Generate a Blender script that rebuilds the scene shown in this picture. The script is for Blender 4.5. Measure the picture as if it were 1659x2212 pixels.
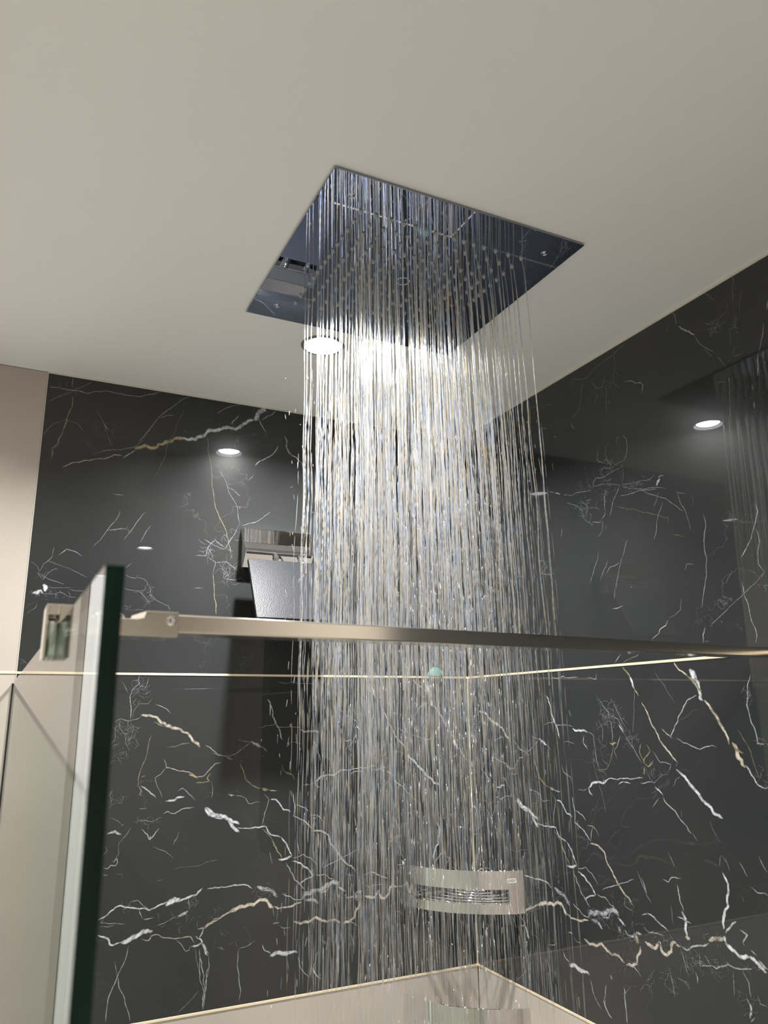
import bpy, math, random
import numpy as np
from mathutils import Vector, Matrix

for _o in list(bpy.data.objects):
    bpy.data.objects.remove(_o)
SC = bpy.context.scene
COL = SC.collection

# ------------------------------------------------------------------ camera
CAM_ROT = (1.82512, 0.01042, -0.45123)
CAM_LOC = (-0.97795, -1.56978, 1.72344)
CEIL = 2.390
cd = bpy.data.cameras.new('camera')
cam = bpy.data.objects.new('camera', cd)
COL.objects.link(cam)
cam.location = CAM_LOC
cam.rotation_euler = CAM_ROT
cd.sensor_fit = 'VERTICAL'
cd.sensor_height = 36.0
cd.lens = 1665.93 / 2212 * 36.0
cd.clip_start = 0.02
cd.dof.use_dof = True
cd.dof.focus_distance = 1.6
cd.dof.aperture_fstop = 10.5
SC.camera = cam

# ------------------------------------------------------------------ world, lamps, exposure
w = bpy.data.worlds.new('world')
SC.world = w
w.use_nodes = True
w.node_tree.nodes['Background'].inputs[0].default_value = (0.9, 0.93, 1.0, 1)
w.node_tree.nodes['Background'].inputs[1].default_value = 0.02
LAMPS = [(-0.500, -0.336), (-0.500, -1.662), (-1.362, -0.337), (-1.362, -1.640)]
LAMP_W = (15.0, 11.0, 7.0, 11.0)
LAMP_RGB = (1.0, 0.985, 0.965)
SC.view_settings.view_transform = 'Standard'
SC.view_settings.look = 'None'
SC.view_settings.gamma = 1.0
SC.view_settings.use_curve_mapping = False
SC.view_settings.exposure = 0.12
SC.cycles.transparent_max_bounces = 64
SC.cycles.max_bounces = 9
SC.cycles.diffuse_bounces = 4
SC.cycles.glossy_bounces = 5
SC.cycles.adaptive_threshold = 0.03
SC.cycles.transmission_bounces = 10
SC.cycles.sample_clamp_indirect = 6.0

# ------------------------------------------------------------------ helpers
def mat(name, rgb=(0.5, 0.5, 0.5), rough=0.5, metal=0.0, coat=0.0, coat_rough=0.03, spec=0.5, emit=None):
    m = bpy.data.materials.new(name)
    m.use_nodes = True
    b = m.node_tree.nodes['Principled BSDF']
    b.inputs['Base Color'].default_value = (*rgb, 1)
    b.inputs['Roughness'].default_value = rough
    b.inputs['Metallic'].default_value = metal
    b.inputs['Coat Weight'].default_value = coat
    b.inputs['Coat Roughness'].default_value = coat_rough
    b.inputs['Specular IOR Level'].default_value = spec
    if emit:
        b.inputs['Emission Color'].default_value = (*emit[0], 1)
        b.inputs['Emission Strength'].default_value = emit[1]
    return m

def nd(m, t, **kw):
    n = m.node_tree.nodes.new(t)
    for k, v in kw.items():
        setattr(n, k, v)
    return n

def lk(m, a, b):
    m.node_tree.links.new(a, b)

def tag(o, label=None, cat=None, group=None, kind=None):
    if label: o['label'] = label
    if cat: o['category'] = cat
    if group: o['group'] = group
    if kind: o['kind'] = kind
    return o

def empty(name, loc=(0, 0, 0)):
    o = bpy.data.objects.new(name, None)
    o.empty_display_size = 0.05
    COL.objects.link(o)
    o.location = loc
    return o

class MB:
    """collects vertices and faces for one mesh"""
    def __init__(s):
        s.v = []; s.f = []
    def add(s, vs, fs):
        n = len(s.v)
        s.v += [tuple(p) for p in vs]
        s.f += [tuple(i + n for i in f) for f in fs]
    def box(s, lo, hi, R=None):
        (x0, y0, z0), (x1, y1, z1) = lo, hi
        vs = [(x0,y0,z0),(x1,y0,z0),(x1,y1,z0),(x0,y1,z0),(x0,y0,z1),(x1,y0,z1),(x1,y1,z1),(x0,y1,z1)]
        if R is not None: vs = [tuple(R @ Vector(p)) for p in vs]
        s.add(vs, [(0,3,2,1),(4,5,6,7),(0,1,5,4),(1,2,6,5),(2,3,7,6),(3,0,4,7)])
    def prism(s, poly, a, b, axis='x'):
        """poly of (p,q) extruded along axis from a to b"""
        n = len(poly)
        def P(t, p, q):
            return {'x': (t, p, q), 'y': (p, t, q), 'z': (p, q, t)}[axis]
        vs = [P(a, *q) for q in poly] + [P(b, *q) for q in poly]
        fs = [(i, (i+1) % n, n+(i+1) % n, n+i) for i in range(n)]
        fs += [tuple(range(n-1, -1, -1)), tuple(range(n, 2*n))]
        s.add(vs, fs)
    def lathe(s, prof, c, axis=(0, 0, 1), n=32, cap=False):
        """prof of (radius, height) turned about the axis through c"""
        ax = Vector(axis).normalized()
        u = ax.orthogonal().normalized(); v = ax.cross(u)
        c = Vector(c); vs = []
        for r, h in prof:
            for k in range(n):
                a = 2*math.pi*k/n
                vs.append(c + ax*h + (u*math.cos(a) + v*math.sin(a))*r)
        fs = []
        for i in range(len(prof)-1):
            for k in range(n):
                k2 = (k+1) % n
                fs.append((i*n+k, i*n+k2, (i+1)*n+k2, (i+1)*n+k))
        if cap:
            fs.append(tuple(range(n-1, -1, -1)))
            fs.append(tuple((len(prof)-1)*n + k for k in range(n)))
        s.add(vs, fs)
    def tube(s, pts, r, n=8, cap=True):
        pts = [Vector(p) for p in pts]; vs = []
        for i, p in enumerate(pts):
            t = (pts[min(i+1, len(pts)-1)] - pts[max(i-1, 0)]).normalized()
            u = t.cross(Vector((0, 0, 1)))
            if u.length < 1e-4: u = Vector((1, 0, 0))
            u.normalize(); v = t.cross(u)
            for k in range(n):
                a = 2*math.pi*k/n
                vs.append(p + (u*math.cos(a) + v*math.sin(a))*r)
        fs = [(i*n+k, i*n+(k+1) % n, (i+1)*n+(k+1) % n, (i+1)*n+k) for i in range(len(pts)-1) for k in range(n)]
        if cap:
            fs += [tuple(range(n-1, -1, -1)), tuple((len(pts)-1)*n+k for k in range(n))]
        s.add(vs, fs)
    def build(s, name, m, parent=None, smooth=False, bevel=0.0, seg=2, loc=None):
        me = bpy.data.meshes.new(name)
        me.from_pydata(s.v, [], s.f)
        me.materials.append(m)
        if smooth:
            me.polygons.foreach_set('use_smooth', [True]*len(me.polygons))
        me.update()
        o = bpy.data.objects.new(name, me)
        COL.objects.link(o)
        if parent is not None:
            o.parent = parent
            o.matrix_parent_inverse = Matrix.Translation(-Vector(parent.location))
        if bevel > 0:
            bv = o.modifiers.new('bevel', 'BEVEL')
            bv.width = bevel; bv.segments = seg; bv.limit_method = 'ANGLE'
            bv.angle_limit = math.radians(35)
            bv.harden_normals = False
        return o

def box(name, lo, hi, m, parent=None, bevel=0.0):
    b = MB(); b.box(lo, hi)
    return b.build(name, m, parent, bevel=bevel)

# ------------------------------------------------------------------ materials
def marble(name, veined):
    """polished black porcelain; the veins' own layer mixes the vein colour in by vertex tone"""
    m = mat(name, (0.03, 0.03, 0.03), 0.24, 0, 1.0, 0.012, 0.13)
    b = m.node_tree.nodes['Principled BSDF']
    b.inputs['Coat IOR'].default_value = 1.42
    g = nd(m, 'ShaderNodeNewGeometry')
    n = nd(m, 'ShaderNodeTexNoise'); n.inputs['Scale'].default_value = 3.0; n.inputs['Detail'].default_value = 6
    lk(m, g.outputs['Position'], n.inputs['Vector'])
    r = nd(m, 'ShaderNodeValToRGB')
    r.color_ramp.elements[0].position = 0.3; r.color_ramp.elements[0].color = (0.022, 0.0245, 0.0255, 1)
    r.color_ramp.elements[1].position = 0.7; r.color_ramp.elements[1].color = (0.033, 0.0345, 0.034, 1)
    lk(m, n.outputs['Fac'], r.inputs['Fac'])
    # hairline network, very faint
    d = nd(m, 'ShaderNodeTexNoise'); d.inputs['Scale'].default_value = 7.0; d.inputs['Detail'].default_value = 8
    lk(m, g.outputs['Position'], d.inputs['Vector'])
    s = nd(m, 'ShaderNodeMath', operation='SUBTRACT'); s.inputs[1].default_value = 0.5
    a = nd(m, 'ShaderNodeMath', operation='ABSOLUTE')
    lk(m, d.outputs['Fac'], s.inputs[0]); lk(m, s.outputs[0], a.inputs[0])
    mr = nd(m, 'ShaderNodeMapRange'); mr.inputs['From Min'].default_value = 0.0; mr.inputs['From Max'].default_value = 0.0035
    mr.inputs['To Min'].default_value = 0.22; mr.inputs['To Max'].default_value = 0.0
    lk(m, a.outputs[0], mr.inputs['Value'])
    k = nd(m, 'ShaderNodeTexNoise'); k.inputs['Scale'].default_value = 4.5; k.inputs['Detail'].default_value = 2
    lk(m, g.outputs['Position'], k.inputs['Vector'])
    kr = nd(m, 'ShaderNodeMapRange'); kr.inputs['From Min'].default_value = 0.55; kr.inputs['From Max'].default_value = 0.68
    lk(m, k.outputs['Fac'], kr.inputs['Value'])
    mu = nd(m, 'ShaderNodeMath', operation='MULTIPLY'); lk(m, mr.outputs[0], mu.inputs[0]); lk(m, kr.outputs[0], mu.inputs[1])
    mx = nd(m, 'ShaderNodeMix', data_type='RGBA')
    mx.inputs['B'].default_value = (0.35, 0.36, 0.36, 1)
    lk(m, mu.outputs[0], mx.inputs['Factor']); lk(m, r.outputs['Color'], mx.inputs['A'])
    out = mx.outputs['Result']
    if veined:
        at = nd(m, 'ShaderNodeAttribute', attribute_name='tone')
        bn = nd(m, 'ShaderNodeTexNoise'); bn.inputs['Scale'].default_value = 130.0; bn.inputs['Detail'].default_value = 4
        lk(m, g.outputs['Position'], bn.inputs['Vector'])
        br = nd(m, 'ShaderNodeMapRange'); br.inputs['From Min'].default_value = 0.36; br.inputs['From Max'].default_value = 0.56
        br.inputs['To Min'].default_value = 0.5; br.inputs['To Max'].default_value = 1.15
        lk(m, bn.outputs['Fac'], br.inputs['Value'])
        am = nd(m, 'ShaderNodeMath', operation='MULTIPLY', use_clamp=True)
        lk(m, at.outputs['Alpha'], am.inputs[0]); lk(m, br.outputs[0], am.inputs[1])
        m2 = nd(m, 'ShaderNodeMix', data_type='RGBA')
        lk(m, am.outputs[0], m2.inputs['Factor']); lk(m, out, m2.inputs['A']); lk(m, at.outputs['Color'], m2.inputs['B'])
        out = m2.outputs['Result']
    lk(m, out, b.inputs['Base Color'])
    return m

M_BLACK = marble('black_marble_tile', False)
M_VEIN = marble('marble_vein', True)

def beige_tile():
    m = mat('beige_tile', (0.50, 0.43, 0.35), 0.3, 0, 0.6, 0.05, 0.4)
    b = m.node_tree.nodes['Principled BSDF']
    g = nd(m, 'ShaderNodeNewGeometry')
    n = nd(m, 'ShaderNodeTexNoise'); n.inputs['Scale'].default_value = 2.2; n.inputs['Detail'].default_value = 7; n.inputs['Roughness'].default_value = 0.6
    lk(m, g.outputs['Position'], n.inputs['Vector'])
    r = nd(m, 'ShaderNodeValToRGB')
    r.color_ramp.elements[0].position = 0.3; r.color_ramp.elements[0].color = (0.43, 0.385, 0.335, 1)
    r.color_ramp.elements[1].position = 0.7; r.color_ramp.elements[1].color = (0.50, 0.455, 0.40, 1)
    lk(m, n.outputs['Fac'], r.inputs['Fac']); lk(m, r.outputs['Color'], b.inputs['Base Color'])
    return m
M_BEIGE = beige_tile()
M_FLOOR = mat('pale_floor_tile', (0.74, 0.72, 0.68), 0.35)
M_BACK = mat('wall_render', (0.42, 0.38, 0.33), 0.8)
M_GOLD = mat('pale_gold_trim', (0.95, 0.80, 0.58), 0.38, 0.35)
def ceiling_paint():
    m = mat('ceiling_paint', (0.86, 0.855, 0.835), 0.7, spec=0.3)
    b = m.node_tree.nodes['Principled BSDF']
    n = nd(m, 'ShaderNodeTexNoise'); n.inputs['Scale'].default_value = 220.0; n.inputs['Detail'].default_value = 3
    g = nd(m, 'ShaderNodeNewGeometry'); lk(m, g.outputs['Position'], n.inputs['Vector'])
    bu = nd(m, 'ShaderNodeBump'); bu.inputs['Strength'].default_value = 0.06; bu.inputs['Distance'].default_value = 0.001
    lk(m, n.outputs['Fac'], bu.inputs['Height']); lk(m, bu.outputs['Normal'], b.inputs['Normal'])
    return m
M_CEIL = ceiling_paint()
M_SIL = mat('cream_silicone', (0.72, 0.68, 0.58), 0.5)
M_CHROME = mat('chrome', (0.86, 0.86, 0.87), 0.035, 1.0)
M_MIRROR = mat('polished_steel', (0.36, 0.395, 0.49), 0.012, 1.0)
M_ALU = mat('brushed_aluminium', (0.88, 0.84, 0.77), 0.14, 1.0)
M_RUBBER = mat('grey_nozzle_rubber', (0.42, 0.44, 0.44), 0.45)
M_DARK = mat('near_black', (0.01, 0.01, 0.012), 0.5)  # dark seal and backing; also paints the shade of the centre hole
M_WHITE = mat('white_paint', (0.88, 0.88, 0.87), 0.35)
M_PAD = mat('grey_green_pad', (0.22, 0.25, 0.20), 0.25, spec=0.6)
M_TEAL = mat('turquoise_matt', (0.10, 0.34, 0.31), 0.45)
M_RIM = mat('satin_grey_rim', (0.16, 0.16, 0.16), 0.35)
def lens():
    m = bpy.data.materials.new('glowing_lens'); m.use_nodes = True
    m.node_tree.nodes.clear()
    o = nd(m, 'ShaderNodeOutputMaterial'); a = nd(m, 'ShaderNodeAddShader')
    t = nd(m, 'ShaderNodeBsdfTransparent'); e = nd(m, 'ShaderNodeEmission')
    e.inputs[0].default_value = (0.96, 0.98, 1.0, 1); e.inputs[1].default_value = 110.0
    lk(m, t.outputs[0], a.inputs[0]); lk(m, e.outputs[0], a.inputs[1]); lk(m, a.outputs[0], o.inputs['Surface'])
    return m
M_LENS = lens()

def wet_metal():
    m = mat('wet_satin_plate', (0.018, 0.019, 0.022), 0.36, 0.0, spec=0.15)
    b = m.node_tree.nodes['Principled BSDF']
    g = nd(m, 'ShaderNodeNewGeometry')
    v = nd(m, 'ShaderNodeTexVoronoi'); v.inputs['Scale'].default_value = 520.0
    lk(m, g.outputs['Position'], v.inputs['Vector'])
    bu = nd(m, 'ShaderNodeBump'); bu.inputs['Strength'].default_value = 0.35; bu.inputs['Distance'].default_value = 0.0006
    lk(m, v.outputs['Distance'], bu.inputs['Height']); lk(m, bu.outputs['Normal'], b.inputs['Normal'])
    return m
M_WET = wet_metal()

def glass_face():
    m = bpy.data.materials.new('clear_glass'); m.use_nodes = True
    nt = m.node_tree; nt.nodes.clear()
    o = nd(m, 'ShaderNodeOutputMaterial'); t = nd(m, 'ShaderNodeBsdfTransparent'); g = nd(m, 'ShaderNodeBsdfGlossy')
    t.inputs[0].default_value = (0.90, 0.95, 0.92, 1); g.inputs['Roughness'].default_value = 0.0
    ge = nd(m, 'ShaderNodeNewGeometry'); mr = nd(m, 'ShaderNodeMapRange')
    mr.inputs['To Min'].default_value = 1.5; mr.inputs['To Max'].default_value = 1/1.5
    lk(m, ge.outputs['Backfacing'], mr.inputs['Value'])
    f = nd(m, 'ShaderNodeFresnel'); lk(m, mr.outputs[0], f.inputs['IOR'])
    mx = nd(m, 'ShaderNodeMixShader'); lk(m, f.outputs[0], mx.inputs[0]); lk(m, t.outputs[0], mx.inputs[1]); lk(m, g.outputs[0], mx.inputs[2])
    lk(m, mx.outputs[0], o.inputs['Surface'])
    return m
M_GLASS = glass_face()
def glass_edge():
    m = mat('dark_green_glass_edge', (0.002, 0.014, 0.009), 0.15, spec=0.2)
    b = m.node_tree.nodes['Principled BSDF']
    g = nd(m, 'ShaderNodeNewGeometry')
    n = nd(m, 'ShaderNodeTexNoise'); n.inputs['Scale'].default_value = 30.0
    mp = nd(m, 'ShaderNodeMapping'); mp.inputs['Scale'].default_value = (1, 1, 0.25)
    lk(m, g.outputs['Position'], mp.inputs['Vector']); lk(m, mp.outputs[0], n.inputs['Vector'])
    r = nd(m, 'ShaderNodeValToRGB')
    r.color_ramp.elements[0].position = 0.45; r.color_ramp.elements[0].color = (0.0005, 0.0025, 0.002, 1)
    r.color_ramp.elements[1].position = 0.8; r.color_ramp.elements[1].color = (0.001, 0.018, 0.010, 1)
    lk(m, n.outputs['Fac'], r.inputs['Fac']); lk(m, r.outputs['Color'], b.inputs['Base Color'])
    return m
M_GEDGE = glass_edge()

def water():
    m = bpy.data.materials.new('water'); m.use_nodes = True
    m.node_tree.nodes.clear()
    o = nd(m, 'ShaderNodeOutputMaterial'); t = nd(m, 'ShaderNodeBsdfTransparent')
    g = nd(m, 'ShaderNodeBsdfGlossy'); g.inputs['Roughness'].default_value = 0.22
    tr = nd(m, 'ShaderNodeBsdfTranslucent')
    rf = nd(m, 'ShaderNodeBsdfRefraction'); rf.inputs['Roughness'].default_value = 0.38; rf.inputs['IOR'].default_value = 1.18
    ge = nd(m, 'ShaderNodeNewGeometry')
    mp = nd(m, 'ShaderNodeMapping'); mp.inputs['Scale'].default_value = (1, 1, 0.12)
    n = nd(m, 'ShaderNodeTexNoise'); n.inputs['Scale'].default_value = 240.0; n.inputs['Detail'].default_value = 1
    lk(m, ge.outputs['Position'], mp.inputs['Vector']); lk(m, mp.outputs[0], n.inputs['Vector'])
    r = nd(m, 'ShaderNodeValToRGB')  # blue to amber tint paints dispersion glints into the water's colour
    e = r.color_ramp.elements
    e[0].position = 0.30; e[0].color = (0.64, 0.75, 1.0, 1)
    e[1].position = 0.70; e[1].color = (1.0, 0.87, 0.66, 1)
    k = e.new(0.43); k.color = (0.93, 0.96, 1.0, 1)
    k = e.new(0.57); k.color = (1.0, 0.98, 0.93, 1)
    lk(m, n.outputs['Fac'], r.inputs['Fac'])
    lk(m, r.outputs['Color'], g.inputs['Color']); lk(m, r.outputs['Color'], tr.inputs['Color'])
    m1 = nd(m, 'ShaderNodeMixShader'); m1.inputs[0].default_value = 0.34
    lk(m, r.outputs['Color'], rf.inputs['Color'])
    m0 = nd(m, 'ShaderNodeMixShader'); m0.inputs[0].default_value = 0.62
    lk(m, tr.outputs[0], m0.inputs[1]); lk(m, rf.outputs[0], m0.inputs[2])
    lk(m, m0.outputs[0], m1.inputs[1]); lk(m, g.outputs[0], m1.inputs[2])
    m2 = nd(m, 'ShaderNodeMixShader'); m2.inputs[0].default_value = WATER_BODY
    lk(m, t.outputs[0], m2.inputs[1]); lk(m, m1.outputs[0], m2.inputs[2])
    lk(m, m2.outputs[0], o.inputs['Surface'])
    return m
WATER_BODY = 0.66
M_WATER = water()

# ------------------------------------------------------------------ the room shell
X0, Y0 = -2.05, -2.45           # far left and front walls
XB = -0.955                     # where the black tiling of the back wall ends
YB = -1.60                      # where the black tiling of the right wall ends
JZ = (0.0, 0.6, 1.2, 1.8, CEIL) # tile rows
G = 0.001                       # half joint

walls = {}
def wall(name, lo, hi):
    o = box(name, lo, hi, M_BACK); tag(o, kind='structure'); walls[name] = o; return o
wall('wall_back', (X0-0.12, 0.010, 0), (0.12, 0.12, CEIL+0.1))
wall('wall_right', (0.010, Y0-0.12, 0), (0.12, 0.010, CEIL+0.1))
wall('wall_left', (X0-0.12, Y0-0.12, 0), (X0-0.010, 0.010, CEIL+0.1))
wall('wall_front', (X0-0.010, Y0-0.12, 0), (0.010, Y0-0.010, CEIL+0.1))
fl = box('floor', (X0-0.12, Y0-0.12, -0.12), (0.12, 0.12, -0.010), M_BACK); tag(fl, kind='structure')

def tile(parent, lo, hi, m):
    return box('tile', lo, hi, m, parent, bevel=0.0006)
BLACK = {}
def row_x(parent, xs, z0, z1, m, y0=0.0, y1=0.010):
    return [tile(parent, (a+G, y0, z0+G), (b-G, y1, z1-G), m) for a, b in zip(xs[:-1], xs[1:])]
def row_y(parent, ys, z0, z1, m, x0=0.0, x1=0.010):
    return [tile(parent, (x0, a+G, z0+G), (x1, b-G, z1-G), m) for a, b in zip(ys[:-1], ys[1:])]
DOOR = (-1.95, -1.076, 1.985)
for i in range(4):
    z0, z1 = JZ[i], JZ[i+1]
    blk = i >= 2
    bx = row_x(walls['wall_back'], (XB, 0.0), z0, z1, M_BLACK if blk else M_BEIGE)
    bx_left = row_x(walls['wall_back'], (DOOR[1], XB), z0, z1, M_BEIGE)
    row_x(walls['wall_back'], (X0, DOOR[0]), z0, z1, M_BEIGE)
    if i == 3:
        row_x(walls['wall_back'], (DOOR[0], DOOR[1]), DOOR[2], z1, M_BEIGE)
    ry = row_y(walls['wall_right'], (YB, -0.974, 0.0), z0, z1, M_BLACK if blk else M_BEIGE)
    row_y(walls['wall_right'], (Y0, YB), z0, z1, M_BEIGE)
    row_y(walls['wall_left'], (Y0, -1.2, 0.0), z0, z1, M_BEIGE, X0-0.010, X0)
    row_x(walls['wall_front'], (X0, -1.2, 0.0), z0, z1, M_BEIGE, Y0-0.010, Y0)
    if blk:
        BLACK[i] = (bx[0], ry[1], ry[0])
for a, b in ((X0, -1.2), (-1.2, -0.6), (-0.6, 0.0)):
    for c, d in ((Y0, -1.8), (-1.8, -1.2), (-1.2, -0.6), (-0.6, 0.0)):
        tile(fl, (a+G, c+G, -0.010), (b-G, d-G, 0.0), M_FLOOR)

# pale gold trims between the tile rows, at the corner and at the end of the black tiling
TW, TP = 0.0021, 0.0012
n_tr = [0]
def trim(lo, hi, m=M_GOLD):
    n_tr[0] += 1
    o = box('trim_%d' % n_tr[0], lo, hi, m, bevel=0.0004); tag(o, kind='structure'); return o
trim((X0, -TP, 1.8-TW), (DOOR[0], 0.006, 1.8+TW))
trim((DOOR[1], -TP, 1.8-TW), (0.0, 0.006, 1.8+TW))
trim((-TP, Y0, 1.8-TW), (0.006, 0.0, 1.8+TW))
trim((XB, -TP, 1.2-TW), (0.0, 0.006, 1.2+TW))
trim((-TP, YB, 1.2-TW), (0.006, 0.0, 1.2+TW))
trim((XB-0.0007, -0.0006, 1.2), (XB+0.0007, 0.006, CEIL), M_SIL)
trim((-0.0016, -0.0016, 1.202), (0.006, 0.006, 1.798))
trim((-0.0028, -1.2, CEIL-0.0035), (0.004, 0.0, CEIL), M_SIL)
trim((XB, -0.0022, CEIL-0.003), (0.0, 0.004, CEIL), M_SIL)

# ceiling with a round opening for each lamp
HR = 0.036
def ceiling():
    b = MB(); S = 0.06; n = 32
    xs = sorted({X0-0.02, 0.02} | {round(l[0]+s, 4) for l in LAMPS[::2] for s in (-S, S)})
    ys = {Y0-0.02, 0.02}
    cells = [(-0.500, -0.336), (-0.500, -1.662), (-1.362, -0.336), (-1.362, -1.662)]
    ys = sorted(ys | {round(c[1]+s, 4) for c in cells for s in (-S, S)})
    for i in range(len(xs)-1):
        for j in range(len(ys)-1):
            cx, cy = (xs[i]+xs[i+1])/2, (ys[j]+ys[j+1])/2
            hit = [l for l in LAMPS if abs(l[0]-cx) < 0.03 and abs(l[1]-cy) < 0.03]
            if not hit:
                b.add([(xs[i], ys[j], CEIL), (xs[i], ys[j+1], CEIL), (xs[i+1], ys[j+1], CEIL), (xs[i+1], ys[j], CEIL)], [(0, 1, 2, 3)])
                continue
            lx, ly = hit[0]; vs = []
            for k in range(n):
                a = 2*math.pi*(k+0.5)/n; c, s = math.cos(a), math.sin(a)
                t = 1/max(abs(c), abs(s))
                hx, hy = (xs[i+1]-xs[i])/2, (ys[j+1]-ys[j])/2
                vs.append((cx+c*t*hx, cy+s*t*hy, CEIL))
                vs.append((lx+c*HR, ly+s*HR, CEIL))
                vs.append((lx+c*HR, ly+s*HR, CEIL+0.03))
            fs = []
            for k in range(n):
                q = (k+1) % n
                fs += [(3*k, 3*k+1, 3*q+1, 3*q), (3*k+1, 3*k+2, 3*q+2, 3*q+1)]
            for k in (3, 11, 19, 27):   # square corners
                q = (k+1) % n
                x = xs[i+1] if vs[3*k][0] > cx else xs[i]; y = ys[j+1] if vs[3*k][1] > cy else ys[j]
                vs.append((x, y, CEIL)); fs.append((3*k, 3*q, len(vs)-1))
            b.add(vs, fs)
    b.box((X0-0.12, Y0-0.12, CEIL+0.031), (0.12, 0.12, CEIL+0.1))
    return b.build('ceiling', M_CEIL)
tag(ceiling(), kind='structure')

# white door beside the shower, seen in the glass
dx0, dx1, dz = DOOR
dr = box('door_1', (dx0+0.05, -0.004, 0.004), (dx1-0.05, 0.009, dz-0.05), M_WHITE, bevel=0.001); tag(dr, kind='structure')
fb = MB()
fb.box((dx0, -0.018, 0), (dx0+0.05, 0.010, dz)); fb.box((dx1-0.05, -0.018, 0), (dx1, 0.010, dz)); fb.box((dx0+0.05, -0.018, dz-0.05), (dx1-0.05, 0.010, dz))
fb.build('door_frame', M_WHITE, dr, bevel=0.002)
hb = MB(); hb.lathe([(0.0, 0.0), (0.025, 0.0), (0.025, 0.008), (0.009, 0.010), (0.009, 0.045), (0.0, 0.045)], (dx0+0.11, -0.004, 1.02), (0, -1, 0), 20)
hb.tube([(dx0+0.11, -0.044, 1.02), (dx0+0.23, -0.044, 1.02)], 0.008)
hb.build('door_handle', M_ALU, dr, smooth=True)

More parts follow.
